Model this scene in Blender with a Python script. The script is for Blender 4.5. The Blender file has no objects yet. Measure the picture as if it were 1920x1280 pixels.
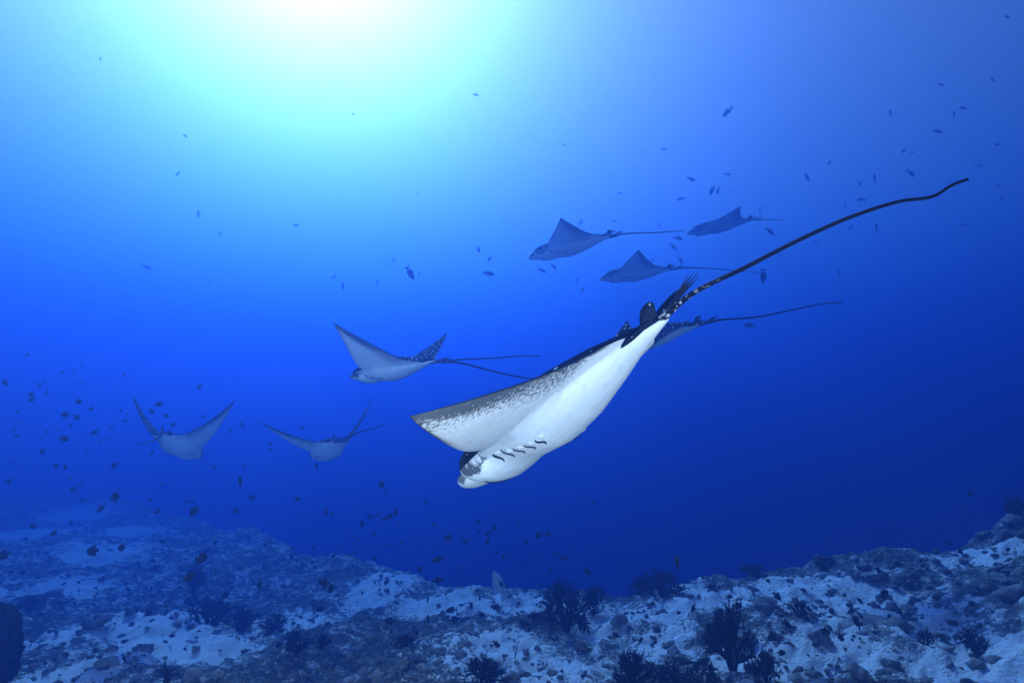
import bpy, bmesh, math, random
import numpy as np
from mathutils import Vector, Matrix

# ------------------------------------------------------------------ camera, sky, sun, exposure
sc = bpy.context.scene
COL = sc.collection
CAM_Z = 2.5                      # metres above the sand below the camera
PITCH = math.radians(8)
FPX = 1100.0                     # focal length in pixels of a 1920 px wide picture
cam_data = bpy.data.cameras.new('camera')
cam = bpy.data.objects.new('camera', cam_data)
COL.objects.link(cam)
cam_data.sensor_width = 36
cam_data.lens = 36 * FPX / 1920
cam_data.clip_start = 0.02
cam_data.clip_end = 400
cam.location = (0, 0, CAM_Z)
cam.rotation_euler = (math.radians(90) + PITCH, 0, 0)
sc.camera = cam

SUN_DIR = Vector((-0.35, 0.8865, 0.877)).normalized()     # towards the sun, 43 degrees up, left of the view
SUN_EL = math.asin(SUN_DIR.z)
SUN_AZ = math.atan2(SUN_DIR.x, SUN_DIR.y)
world = bpy.data.worlds.new('World')
sc.world = world
world.use_nodes = True
wn = world.node_tree
sky = wn.nodes.new('ShaderNodeTexSky')
sky.sky_type = 'NISHITA'
sky.sun_disc = False
sky.sun_elevation = SUN_EL
sky.sun_rotation = SUN_AZ
sky.dust_density = 5.0            # hazy tropical air: a wide white glow round the sun
wn.nodes['Background'].inputs[1].default_value = 0.05
wn.links.new(sky.outputs[0], wn.nodes['Background'].inputs[0])

sun_data = bpy.data.lights.new('sun', 'SUN')
sun_data.energy = 3.0
sun_data.angle = math.radians(5)   # spread by the rippled surface above
sun_data.color = (1.0, 0.96, 0.9)
sun = bpy.data.objects.new('sun', sun_data)
COL.objects.link(sun)
sun.rotation_euler = (-SUN_DIR).to_track_quat('-Z', 'Y').to_euler()
sun.location = (-4, 10, 14)

# the photographer's two strobes, on arms either side of the camera: one aimed at the near ray,
# one turned out towards the rays further left
for x_, z_, watts, aim_at, cone in ((0.40, -0.40, 145.0, (0.20, 2.3, CAM_Z - 0.05), 104), (-0.75, 0.25, 620.0, (-3.4, 8.0, CAM_Z + 0.2), 84)):
    ld = bpy.data.lights.new('camera_strobe', 'SPOT')
    ld.energy = watts
    ld.color = (0.80, 0.92, 1.0)
    ld.spot_size = math.radians(cone)
    ld.spot_blend = 1.0
    ld.shadow_soft_size = 0.09
    lo = bpy.data.objects.new('camera_strobe', ld)
    COL.objects.link(lo)
    lo.location = (x_, 0.05, CAM_Z + z_)
    lo.rotation_euler = (Vector(aim_at) - lo.location).to_track_quat('-Z', 'Y').to_euler()

vs = sc.view_settings
vs.view_transform = 'Standard'
vs.look = 'None'
vs.gamma = 1
vs.use_curve_mapping = False
vs.exposure = 1.13
sc.cycles.use_denoising = True
sc.cycles.volume_bounces = 1
sc.cycles.max_bounces = 6
sc.cycles.diffuse_bounces = 2

# ------------------------------------------------------------------ helpers
random.seed(4)
rng = np.random.default_rng(4)
CP, SP = math.cos(PITCH), math.sin(PITCH)


def unproj(px, py, d):
    """World point seen at photo pixel (1920x1280) at depth d metres."""
    x = (px - 960) / FPX * d
    u = (640 - py) / FPX * d
    return np.array([x, d * CP - u * SP, CAM_Z + d * SP + u * CP])


def mesh_obj(name, verts, faces, mats, parent=None, smooth=True, midx=None):
    me = bpy.data.meshes.new(name)
    me.from_pydata([tuple(map(float, v)) for v in verts], [], [tuple(map(int, f)) for f in faces])
    for m in (mats if isinstance(mats, (list, tuple)) else [mats]):
        me.materials.append(m)
    if midx is not None:
        me.polygons.foreach_set('material_index', np.asarray(midx, dtype=np.int32))
    if smooth:
        me.polygons.foreach_set('use_smooth', np.ones(len(me.polygons), dtype=bool))
    me.update()
    o = bpy.data.objects.new(name, me)
    COL.objects.link(o)
    o.parent = parent
    return o


def empty(name, loc=(0, 0, 0)):
    o = bpy.data.objects.new(name, None)
    COL.objects.link(o)
    o.location = loc
    o.empty_display_size = 0.1
    return o


def tag(o, label, cat, group=None, kind=None):
    o['label'] = label
    o['category'] = cat
    if group:
        o['group'] = group
    if kind:
        o['kind'] = kind
    return o


def tube(path, radii, n=8, cap=True):
    """Tapered tube along a polyline -> verts, faces."""
    path = [np.asarray(p, float) for p in path]
    V, Fc = [], []
    up = np.array([0.0, 0.0, 1.0])
    t0 = path[1] - path[0]
    if abs(t0[2]) > 0.9 * np.linalg.norm(t0):
        up = np.array([1.0, 0.0, 0.0])
    for i, p in enumerate(path):
        t = path[min(i + 1, len(path) - 1)] - path[max(i - 1, 0)]
        t = t / (np.linalg.norm(t) + 1e-9)
        a = np.cross(up, t)
        a /= (np.linalg.norm(a) + 1e-9)
        b = np.cross(t, a)
        for k in range(n):
            th = 2 * math.pi * k / n
            V.append(p + radii[i] * (math.cos(th) * a + math.sin(th) * b))
    for i in range(len(path) - 1):
        for k in range(n):
            k2 = (k + 1) % n
            Fc.append((i * n + k, i * n + k2, (i + 1) * n + k2, (i + 1) * n + k))
    if cap:
        Fc.append(tuple(range(n - 1, -1, -1)))
        Fc.append(tuple((len(path) - 1) * n + k for k in range(n)))
    return V, Fc


class Nodes:
    """Small wrapper to write node trees."""
    def __init__(self, name):
        self.m = bpy.data.materials.new(name)
        self.m.use_nodes = True
        self.t = self.m.node_tree
        self.b = self.t.nodes['Principled BSDF']

    def n(self, typ, **kw):
        nd = self.t.nodes.new(typ)
        ins = kw.pop('ins', {})
        for k, v in kw.items():
            setattr(nd, k, v)
        for k, v in ins.items():
            if isinstance(v, bpy.types.NodeSocket):
                self.t.links.new(v, nd.inputs[k])
            else:
                nd.inputs[k].default_value = v
        return nd

    def math(self, op, a, b=None, c=None, clamp=False):
        ins = {0: a}
        if b is not None:
            ins[1] = b
        if c is not None:
            ins[2] = c
        nd = self.n('ShaderNodeMath', operation=op, use_clamp=clamp, ins=ins)
        return nd.outputs[0]

    def mix(self, f, a, b):
        nd = self.n('ShaderNodeMix', data_type='RGBA')
        for i, v in ((0, f), (6, a), (7, b)):
            if isinstance(v, bpy.types.NodeSocket):
                self.t.links.new(v, nd.inputs[i])
            else:
                nd.inputs[i].default_value = v
        return nd.outputs[2]

    def ramp(self, f, lo, hi):
        nd = self.n('ShaderNodeMapRange', interpolation_type='SMOOTHSTEP', ins={0: f, 1: lo, 2: hi})
        return nd.outputs[0]

    def noise(self, vec, scale, detail=4, rough=0.55, dim='3D'):
        nd = self.n('ShaderNodeTexNoise', noise_dimensions=dim, ins={'Scale': scale, 'Detail': detail, 'Roughness': rough})
        self.t.links.new(vec, nd.inputs['Vector'])
        return nd.outputs['Fac']

    def voro(self, vec, scale, feature='F1', dim='2D', out='Distance', rand=1.0):
        nd = self.n('ShaderNodeTexVoronoi', voronoi_dimensions=dim, feature=feature, ins={'Scale': scale, 'Randomness': rand})
        self.t.links.new(vec, nd.inputs['Vector'])
        return nd.outputs[out]

    def out(self, col, rough=0.6, spec=0.3, bump=None, bstr=0.3, bdist=0.01):
        for k, v in (('Base Color', col), ('Roughness', rough)):
            if isinstance(v, bpy.types.NodeSocket):
                self.t.links.new(v, self.b.inputs[k])
            else:
                self.b.inputs[k].default_value = v
        self.b.inputs['Specular IOR Level'].default_value = spec
        if bump is not None:
            bn = self.n('ShaderNodeBump', ins={'Strength': bstr, 'Distance': bdist, 'Height': bump})
            self.t.links.new(bn.outputs[0], self.b.inputs['Normal'])
        return self.m


def value_noise(x, y, seed):
    xi = np.floor(x).astype(np.int64)
    yi = np.floor(y).astype(np.int64)
    fx = x - xi
    fy = y - yi
    fx = fx * fx * (3 - 2 * fx)
    fy = fy * fy * (3 - 2 * fy)

    def h(a, b):
        n = (a * 374761393 + b * 668265263 + seed * 974711) & 0x7fffffff
        n = ((n ^ (n >> 13)) * 1274126177) & 0x7fffffff
        n = n ^ (n >> 16)
        return (n & 0xffff) / 65535.0
    return ((h(xi, yi) * (1 - fx) + h(xi + 1, yi) * fx) * (1 - fy) +
            (h(xi, yi + 1) * (1 - fx) + h(xi + 1, yi + 1) * fx) * fy) * 2 - 1


def fbm(x, y, f, octv, seed, gain=0.5):
    s = np.zeros_like(x)
    a = 1.0
    for k in range(octv):
        c, sn = math.cos(k * 1.1), math.sin(k * 1.1)
        s += a * value_noise((x * c - y * sn) * f + k * 17.3, (x * sn + y * c) * f - k * 9.1, seed + k)
        a *= gain
        f *= 2.03
    return s

# ------------------------------------------------------------------ the sea water itself: one closed volume
WATER_TOP = CAM_Z + 8.5
hv = np.array([(x, y, z) for z in (-46, WATER_TOP) for y in (-40, 130) for x in (-95, 95)], float)
wm = bpy.data.materials.new('sea_water')
wm.use_nodes = True
wt = wm.node_tree
wt.nodes.clear()
wo = wt.nodes.new('ShaderNodeOutputMaterial')
# sea water absorbs red and scatters blue at wide angles; a reddish forward scatter is added to whiten the sun glare
pv = wt.nodes.new('ShaderNodeVolumePrincipled')
pv.inputs['Color'].default_value = (0.0, 0.112, 0.385, 1)
pv.inputs['Absorption Color'].default_value = (0.0, 0.16, 0.84, 1)
pv.inputs['Density'].default_value = 0.135
pv.inputs['Anisotropy'].default_value = 0.74
pa = wt.nodes.new('ShaderNodeVolumePrincipled')
pa.inputs['Color'].default_value = (1.0, 0.12, 0.15, 1)
pa.inputs['Density'].default_value = 0.0055
pa.inputs['Anisotropy'].default_value = 0.92
mixv = wt.nodes.new('ShaderNodeAddShader')
wt.links.new(pv.outputs[0], mixv.inputs[0])
wt.links.new(pa.outputs[0], mixv.inputs[1])
wt.links.new(mixv.outputs[0], wo.inputs['Volume'])
haze = mesh_obj('haze', hv, [(0, 2, 3, 1), (4, 5, 7, 6), (0, 1, 5, 4), (2, 6, 7, 3), (0, 4, 6, 2), (1, 3, 7, 5)], wm, smooth=False)
tag(haze, 'clear blue sea water filling the whole place', 'water', kind='stuff')

# ------------------------------------------------------------------ sea bed: reef top that ends at a drop-off
CTRL = [  # photo pixel x, y, depth in metres
    (-400, 1320, 5.8), (-100, 1300, 5.5), (300, 1300, 5.0), (640, 1300, 4.8), (960, 1300, 4.6), (1300, 1300, 4.3), (1600, 1300, 3.9),
    (1950, 1300, 3.5), (2300, 1250, 3.3), (-300, 1180, 8.0), (0, 1175, 8.0), (150, 1152, 8.4), (300, 1148, 8.0), (420, 1175, 7.9),
    (430, 1160, 9.4), (380, 1120, 10.6), (-250, 1060, 12), (50, 1050, 12), (200, 1050, 12.4), (350, 1045, 13), (120, 985, 19),
    (250, 985, 18.5), (400, 1015, 14.5), (-250, 930, 31), (0, 928, 30), (150, 930, 27), (250, 948, 23), (400, 992, 18.5),
    (560, 1045, 12.5), (700, 1070, 11), (830, 1095, 10), (960, 1108, 9.4), (1100, 1115, 8.8), (1200, 1120, 8.2),
    (520, 1180, 7.6), (700, 1192, 6.9), (860, 1185, 6.9), (1000, 1190, 6.5), (740, 1170, 7.9), (850, 1140, 8.6), (560, 1110, 9.8),
    (1150, 1180, 6.3), (1250, 1200, 5.6), (1250, 1122, 6.8), (1400, 1084, 6.9), (1550, 1060, 7), (1700, 1035, 7.1), (1800, 1008, 7.2),
    (1920, 965, 7.2), (2080, 915, 7.1), (2300, 850, 7.0), (1500, 1180, 5.1), (1700, 1130, 5.5), (1900, 1085, 5.2), (1750, 1230, 4.3),
    (1920, 1200, 4.1), (2200, 1050, 5.0)]
EDGE = [(-900, 925, 34), (-250, 930, 31), (0, 928, 30), (150, 930, 27), (250, 948, 23), (400, 992, 18.5), (560, 1045, 12.5), (700, 1070, 11), (830, 1095, 10),
        (960, 1108, 9.4), (1100, 1115, 8.8), (1200, 1120, 8.0), (1300, 1102, 7.2), (1400, 1084, 6.9), (1550, 1060, 7), (1700, 1035, 7.1),
        (1800, 1008, 7.2), (1920, 965, 7.2), (2080, 915, 7.1), (2300, 850, 7.0), (2800, 840, 7.0)]
cpts = np.array([unproj(*c) for c in CTRL])
epts = np.array([unproj(*c) for c in EDGE])
e_ang = np.arctan2(epts[:, 0], epts[:, 1])
e_rad = np.hypot(epts[:, 0], epts[:, 1])


def _u(r2):
    return np.where(r2 > 1e-12, 0.5 * r2 * np.log(np.maximum(r2, 1e-12)), 0)


_N = len(cpts)
_A = np.zeros((_N + 3, _N + 3))
_d2 = ((cpts[:, None, :2] - cpts[None, :, :2]) ** 2).sum(-1)
_A[:_N, :_N] = _u(_d2) + np.eye(_N) * 0.15
_A[:_N, _N] = 1
_A[:_N, _N + 1:] = cpts[:, :2]
_A[_N, :_N] = 1
_A[_N + 1:, :_N] = cpts[:, :2].T
_W = np.linalg.solve(_A, np.concatenate([cpts[:, 2], [0, 0, 0]]))


def tps(x, y):
    x = np.asarray(x, float)
    y = np.asarray(y, float)
    z = _W[_N] + _W[_N + 1] * x + _W[_N + 2] * y
    for i in range(_N):
        z = z + _W[i] * _u((x - cpts[i, 0]) ** 2 + (y - cpts[i, 1]) ** 2)
    return z


def ground(x, y, fine=True):
    """Height of the sea bed (arrays)."""
    x = np.atleast_1d(np.asarray(x, float))
    y = np.atleast_1d(np.asarray(y, float))
    r = np.hypot(x, y)
    a = np.arctan2(x, y)
    re = np.interp(a, e_ang, e_rad) + 0.35 * fbm(a * 9, a * 0 + 3.1, 1.0, 3, 5)
    rc = np.minimum(r, re)
    k = rc / np.maximum(r, 1e-6)
    near = np.maximum(rc, 3.0) / np.maximum(rc, 1e-6)
    z = tps(x * k * near, y * k * near)
    z = z + (0.10 * fbm(x, y, 0.55, 3, 11) + 0.085 * fbm(x, y, 1.7, 3, 23)) * np.clip(r / 4, 0.3, 1)
    if fine:
        ridg = 1 - np.abs(fbm(x, y, 2.6, 3, 31))
        z = z + 0.05 * ridg + 0.035 * fbm(x, y, 7.0, 4, 41, 0.6)
    over = np.maximum(r - re, 0)
    z = z - np.minimum(over * over * 0.35, over * 1.1 + 0.2) * np.clip(1 - (over - 22) / 40, 0.35, 1)
    return np.maximum(z, -34 + 0.3 * fbm(x, y, 0.2, 3, 7))


def pixel_ground(px, py, dmax=40):
    """Depth at which the line of sight through a photo pixel meets the sea bed."""
    ds = np.concatenate([np.linspace(2.5, 14, 150), np.linspace(14.1, dmax, 100)])
    P = np.array([unproj(px, py, d) for d in ds])
    hit = np.nonzero(P[:, 2] < ground(P[:, 0], P[:, 1], False) + 0.03)[0]
    return ds[hit[0]] if len(hit) else None


# a sheet with finer cells near the diver, coarser far out
NR, NA = 420, 640
rr = np.concatenate([[0.0, 0.8, 1.6], np.geomspace(2.4, 44, NR - 24), np.geomspace(46, 92, 21)])
aa = np.concatenate([np.linspace(-math.pi, -0.9, 60)[:-1], np.linspace(-0.9, 0.9, NA - 120 + 1), np.linspace(0.9, math.pi, 60)[1:]])
R, A = np.meshgrid(rr, aa, indexing='ij')
GX, GY = R * np.sin(A), R * np.cos(A)
GZ = ground(GX.ravel(), GY.ravel()).reshape(GX.shape)
nr, na = GX.shape
gv = np.stack([GX.ravel(), GY.ravel(), GZ.ravel()], 1)
ii, jj = np.meshgrid(np.arange(nr - 1), np.arange(na - 1), indexing='ij')
b0 = (ii * na + jj).ravel()
gf = np.stack([b0, b0 + na, b0 + na + 1, b0 + 1], 1)

# bare sand patches: photo pixel, size
SAND = [(330, 1200, .75), (385, 1225, .6), (300, 1160, .6), (115, 1205, .35), (150, 1260, .45), (560, 1165, .5), (930, 1235, .55), (1000, 1275, .5), (1130, 1175, .45),
        (1250, 1150, .5), (1330, 1125, .5), (1540, 1100, .6), (1600, 1130, .55), (1650, 1150, .45), (1700, 1175, .4), (1570, 1160, .4),
        (1480, 1115, .4), (1790, 1025, .5), (1850, 1045, .4), (1880, 1240, .45), (1850, 1270, .4), (700, 1110, .5), (820, 1150, .6), (960, 1130, .6),
        (1060, 1130, .5), (1240, 1215, .35), (110, 1110, .6), (150, 965, .9), (60, 1000, .8), (250, 1000, .7), (180, 1030, .7), (1440, 1255, .35), (1560, 1250, .35), (720, 1090, .5)]
base = -0.33 + 0.16 * np.clip((np.hypot(gv[:, 0], gv[:, 1]) - 8) / 6, 0, 1)  # ground colour paler further out, a painted fade into the water
sand = base.copy()
for px, py, s in SAND:
    d = pixel_ground(px, py)
    if d is None:
        continue
    c = unproj(px, py, d)
    sand = np.maximum(sand, 0.95 * np.exp(-((gv[:, 0] - c[0]) ** 2 + 0.6 * (gv[:, 1] - c[1]) ** 2) / (s * s)) + base)

sb = Nodes('reef_sand_and_algae')
geo = sb.n('ShaderNodeNewGeometry').outputs['Position']
at = sb.n('ShaderNodeAttribute', attribute_name='sand').outputs['Fac']
n1 = sb.noise(geo, 1.9, 8, 0.66)
n2 = sb.noise(geo, 9.0, 7, 0.7)
n3 = sb.noise(geo, 34.0, 4, 0.6)
m1 = sb.math('ADD', sb.math('MULTIPLY', sb.math('SUBTRACT', n1, 0.5), 1.5), at)
m1 = sb.math('ADD', m1, sb.math('MULTIPLY', sb.math('SUBTRACT', n2, 0.5), 2.3))
m1 = sb.math('ADD', m1, sb.math('MULTIPLY', sb.math('SUBTRACT', n3, 0.5), 1.0))
f = sb.ramp(m1, -0.10, 0.14)
f2 = sb.ramp(m1, -0.50, 0.02)
turf = sb.mix(n3, (0.035, 0.040, 0.036, 1), (0.11, 0.115, 0.095, 1))
rubc = sb.mix(n2, (0.16, 0.17, 0.15, 1), (0.36, 0.35, 0.31, 1))
sandc = sb.mix(n3, (0.68, 0.67, 0.63, 1), (0.88, 0.87, 0.83, 1))
c1 = sb.mix(f2, turf, rubc)
c2 = sb.mix(f, c1, sandc)
hgt = sb.math('ADD', n3, sb.math('MULTIPLY', n2, 1.2))
M_BED = sb.out(c2, 0.9, 0.1, bump=hgt, bstr=0.9, bdist=0.05)
bed = mesh_obj('seabed', gv, gf, M_BED)
bed['kind'] = 'structure'
atr = bed.data.attributes.new('sand', 'FLOAT', 'POINT')
atr.data.foreach_set('value', sand.astype(np.float32))

# loose stones on the sea bed (parts of it) and finer rubble
st = Nodes('encrusted_stone')
sg = st.n('ShaderNodeNewGeometry').outputs['Position']
oi = st.n('ShaderNodeObjectInfo').outputs['Random']
s1 = st.noise(sg, 14, 6, 0.65)
s2 = st.noise(sg, 55, 3, 0.6)
sc1 = st.mix(st.ramp(s1, .3, .75), (0.03, 0.034, 0.03, 1), (0.45, 0.43, 0.38, 1))
sc2 = st.mix(oi, (0.06, 0.065, 0.06, 1), (0.36, 0.34, 0.30, 1))
M_STONE = st.out(st.mix(0.5, sc1, sc2), 0.9, 0.1, bump=st.math('ADD', s1, s2), bstr=0.8, bdist=0.03)


def ico(sub):
    bm = bmesh.new()
    bmesh.ops.create_icosphere(bm, subdivisions=sub, radius=1)
    v = np.array([w.co[:] for w in bm.verts])
    f = [[q.index for q in p.verts] for p in bm.faces]
    bm.free()
    return v, np.array(f)


def lump(sub, seed, amp=0.35, sq=(1, 1, .7)):
    v, f = ico(sub)
    r = np.random.default_rng(seed)
    d = np.zeros(len(v))
    for k in range(7):
        w = r.normal(size=3) * (1.2 + 0.8 * k)
        d += np.sin(v @ w + r.uniform(0, 6.3)) / (1.5 + 0.6 * k)
    return v * (1 + amp * d[:, None] * 0.5) * np.array(sq), f


STONES = []
for k in range(6):
    v, f = lump(3, 50 + k, 0.8, (1, rng.uniform(.7, 1), rng.uniform(.5, .75)))
    me = bpy.data.meshes.new('stone')
    me.from_pydata([tuple(q) for q in v], [], [tuple(int(i) for i in q) for q in f])
    me.materials.append(M_STONE)
    me.polygons.foreach_set('use_smooth', np.ones(len(me.polygons), dtype=bool))
    STONES.append(me)
BIG = [(1655, 1095, .13), (1690, 1097, .14), (1632, 1100, .15), (1618, 1066, .13), (1660, 1132, .13), (1640, 1140, .08), (1670, 1150, .1), (1745, 1100, .1), (1560, 1110, .09),
       (1440, 1140, .22), (1640, 1180, .22), (1690, 1185, .18), (1540, 1200, .15), (1600, 1180, .2), (1835, 1258, .1), (1870, 1250, .09), (100, 1120, .25), (115, 1130, .2),
       (330, 1175, .12), (270, 1215, .12), (360, 1205, .1), (180, 1180, .2), (60, 1140, .25), (660, 1235, .15), (690, 1205, .14), (1090, 1215, .13), (1165, 1170, .16), (1815, 1050, .12),
       (1890, 1010, .18), (1850, 1000, .15), (1905, 985, .2), (1900, 1120, .16), (980, 1165, .16), (870, 1215, .1), (1400, 1200, .16), (1330, 1180, .12)]
stones = [(px, py, s * .55) for px, py, s in BIG]
while len(stones) < 290:
    px = rng.uniform(-20, 1940)
    py = rng.uniform(960, 1290)
    stones.append((px, py, 0.02 + 0.055 * rng.random() ** 2))
for px, py, s in stones:
    d = pixel_ground(px, py)
    if d is None or d > 18:
        continue
    p = unproj(px, py, d)
    z = float(ground(p[0], p[1])[0])
    o = bpy.data.objects.new('stone', STONES[rng.integers(6)])
    COL.objects.link(o)
    o.parent = bed
    o.location = (p[0], p[1], z + s * 0.12)
    o.rotation_euler = (rng.uniform(-.3, .3), rng.uniform(-.3, .3), rng.uniform(0, 6.3))
    o.scale = [s * rng.uniform(.8, 1.2) for _ in range(3)]

NRUB = 11000
rv, rf = ico(1)
ra = rng.uniform(-0.85, 0.85, NRUB)
rd = 3.2 + 11 * rng.random(NRUB) ** 1.3
rx, ry = rd * np.sin(ra), rd * np.cos(ra)
keep = rd < np.interp(ra, e_ang, e_rad) + 0.3
clump = fbm(rx, ry, 1.3, 3, 77) + rng.normal(0, .3, NRUB)
keep &= clump > -0.25
rx, ry = rx[keep], ry[keep]
rz = ground(rx, ry)
n = len(rx)
sz = 0.010 + 0.034 * rng.random(n) ** 3
V = np.zeros((n, len(rv), 3))
for k in range(n):
    q = rv * (1 + rng.uniform(-.35, .35, (len(rv), 1)))
    th = rng.uniform(0, 6.3)
    c, s = math.cos(th), math.sin(th)
    q = q * np.array([rng.uniform(.7, 1.6), 1, rng.uniform(.5, .9)])
    q = np.stack([q[:, 0] * c - q[:, 1] * s, q[:, 0] * s + q[:, 1] * c, q[:, 2]], 1)
    V[k] = q * sz[k] + (rx[k], ry[k], rz[k] + sz[k] * .25)
Fr = (rf[None] + (np.arange(n) * len(rv))[:, None, None]).reshape(-1, 3)
rub = mesh_obj('rubble', V.reshape(-1, 3), Fr, M_STONE, parent=bed)
rub['kind'] = 'stuff'

# ------------------------------------------------------------------ corals and other growths on the reef
cm = Nodes('black_coral_skin')
cg = cm.n('ShaderNodeTexCoord').outputs['Object']
M_CORAL = cm.out(cm.mix(cm.noise(cg, 30, 3), (0.006, 0.007, 0.010, 1), (0.022, 0.020, 0.020, 1)), 0.85, 0.15)


def grow(r, height, spread, levels, nb, flat=1.0, rad=0.018):
    """Branching bush: returns (trunk verts/faces, twig verts/faces)."""
    T = ([], [])
    B = ([], [])

    def put(dst, path, radii, n):
        v, f = tube(path, radii, n)
        o = len(dst[0])
        dst[0].extend(v)
        dst[1].extend([tuple(i + o for i in q) for q in f])

    def rec(p, d, ln, rd, lev):
        k = 3
        path = [p]
        for s in range(k):
            d = d + r.normal(0, .13, 3) + np.array([0, 0, .03])
            d = d / np.linalg.norm(d)
            path.append(path[-1] + d * ln / k)
        put(T if lev >= levels - 1 else B, path, np.linspace(rd, rd * .72, k + 1), 6 if lev >= levels - 1 else 4)
        if lev == 0:
            return
        m = nb + r.integers(0, 2)
        for q in range(m):
            t = r.uniform(.45, 1.0) if q else 1.0
            idx = t * k
            i0 = min(int(idx), k - 1)
            st_ = path[i0] + (path[i0 + 1] - path[i0]) * (idx - i0)
            side = r.normal(0, 1, 3)
            side -= d * (side @ d)
            side = side / (np.linalg.norm(side) + 1e-6) * spread * r.uniform(.5, 1.2)
            side[1] *= flat
            nd = d + side
            nd = nd / np.linalg.norm(nd)
            rec(st_, nd, ln * r.uniform(.62, .88), rd * .74, lev - 1)
    for a in range(8):
        th_ = a * 2.4
        d0 = np.array([math.cos(th_) * (.25 + .09 * a), math.sin(th_) * (.25 + .09 * a), 1.0])
        rec(np.array([r.normal(0, .02), r.normal(0, .02), -0.05]), d0 / np.linalg.norm(d0), height * .20, rad, levels)
    return T, B


CORAL_KINDS = []
for seed in range(5):
    r_ = np.random.default_rng(900 + seed)
    T, B = grow(r_, 1.0, 0.78 + 0.06 * seed, 5, 2, rad=0.023)
    meshes = []
    hi = np.percentile(np.array(B[0])[:, 2], 98)
    for nm, (v, f) in (('trunk', T), ('branches', B)):
        me = bpy.data.meshes.new(nm)
        me.from_pydata([tuple(np.array(q) / hi) for q in v], [], f)
        me.materials.append(M_CORAL)
        me.polygons.foreach_set('use_smooth', np.ones(len(me.polygons), dtype=bool))
        meshes.append(me)
    ww = np.percentile(np.array(B[0])[:, 0], 97) - np.percentile(np.array(B[0])[:, 0], 3)
    CORAL_KINDS.append((meshes, ww / hi))

CORALS = [  # base pixel x, y, width, height, kind, label
    (1060, 1188, 105, 100, 0, 'dark bushy coral standing on the reef edge below the largest ray'),
    (1112, 1150, 45, 60, 1, 'small hazy coral behind the dark bushy coral on the reef edge'),
    (1195, 1290, 120, 85, 2, 'black branching coral on the bottom edge, left of the tall one'),
    (1268, 1292, 70, 45, 3, 'low spiky black coral between two larger ones on the bottom edge'),
    (1372, 1262, 95, 135, 1, 'tall black branching coral rising from the foreground sand'),
    (1440, 1290, 55, 70, 4, 'fan shaped black coral right of the tall one'),
    (1318, 1292, 60, 55, 0, 'black coral tuft at the foot of the tall one'),
    (905, 1300, 95, 60, 4, 'leftmost black branching coral cut by the bottom edge'),
    (1240, 1120, 105, 62, 2, 'blurred dark coral clump at the drop off behind the ridge'),
    (1200, 1118, 55, 42, 3, 'small blurred coral beside the dark clump at the drop off'),
    (556, 1226, 42, 52, 0, 'small bushy coral on pale sand at lower left'),
    (604, 1216, 36, 30, 2, 'tiny coral tuft next to the small bushy coral'),
    (395, 1172, 85, 62, 1, 'dark hazy coral thicket in the hollow behind the sand mound'),
    (450, 1182, 80, 48, 2, 'low hazy coral thicket at the right end of the hollow'),
    (362, 1118, 40, 78, 3, 'thin upright hazy coral above the hollow'),
    (512, 1182, 55, 32, 0, 'low dark coral between the hollow and the small bushy coral'),
    (1412, 1084, 60, 30, 1, 'low dark shrub of coral on the ridge crest, leftmost there'),
    (1548, 1062, 46, 30, 0, 'dark coral tuft midway along the ridge crest'),
    (1340, 1108, 30, 24, 3, 'tiny coral on the near end of the ridge crest'),
    (1832, 1240, 48, 62, 3, 'thin black branching coral low on the slope at lower right'),
    (1738, 1215, 36, 34, 4, 'sparse little coral on the slope above the lower right sand'),
    (1905, 968, 40, 46, 0, 'dark coral bush at the far right end of the slope'),
    (1002, 1172, 40, 22, 2, 'low dark coral patch left of the reef edge bush'),
    (760, 1215, 40, 30, 4, 'small sparse coral on the middle rubble'),
    (1495, 1160, 46, 34, 2, 'dark low coral on the rubble right of the tall black one'),
]
for px, py, w, h, kd, lab in CORALS:
    d = pixel_ground(px, min(py, 1279)) or pixel_ground(px, py + 25)
    if py > 1279:
        d *= 0.975
    p = unproj(px, py, d)
    p[2] = ground(p[0], p[1])[0]
    (tm, bm_), asp = CORAL_KINDS[kd]
    k_ = 0.68 if py < 1130 else 0.80
    H = k_ * h / FPX * d
    Wd = k_ * w / FPX * d
    e = empty('black_coral', p)
    e.scale = (Wd / asp, Wd / asp, H)
    e.rotation_euler = (0, 0, rng.uniform(0, 6.3))
    tag(e, lab, 'coral', 'dark corals on the reef')
    for nm, me in (('trunk', tm), ('branches', bm_)):
        o = bpy.data.objects.new(nm, me)
        COL.objects.link(o)
        o.parent = e
        if nm == 'branches':
            o['kind'] = 'stuff'

# a dark rock column at the left edge
d = pixel_ground(14, 1279) * .98
p = unproj(2, 1282, d)
v, f = lump(4, 321, 0.5, (1, 1, 1))
v2 = v * np.array([0.20, 0.22, 0.40])
v2 += 0.02 * np.sin(v[:, [1, 2, 0]] * 19 + 1) + 0.012 * np.sin(v[:, [2, 0, 1]] * 41)
ck = Nodes('dark_turf_rock')
kg = ck.n('ShaderNodeTexCoord').outputs['Object']
k1 = ck.noise(kg, 12, 6, 0.65)
M_DARKROCK = ck.out(ck.mix(k1, (0.012, 0.013, 0.014, 1), (0.06, 0.058, 0.05, 1)), 0.9, 0.1, bump=k1, bstr=1, bdist=.05)
o = mesh_obj('coral_head', v2, f, M_DARKROCK)
o.location = (p[0] - .1, p[1], float(ground(p[0], p[1])[0]) + 0.24)
tag(o, 'dark rounded coral head cut by the left edge at the bottom', 'coral')

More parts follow.
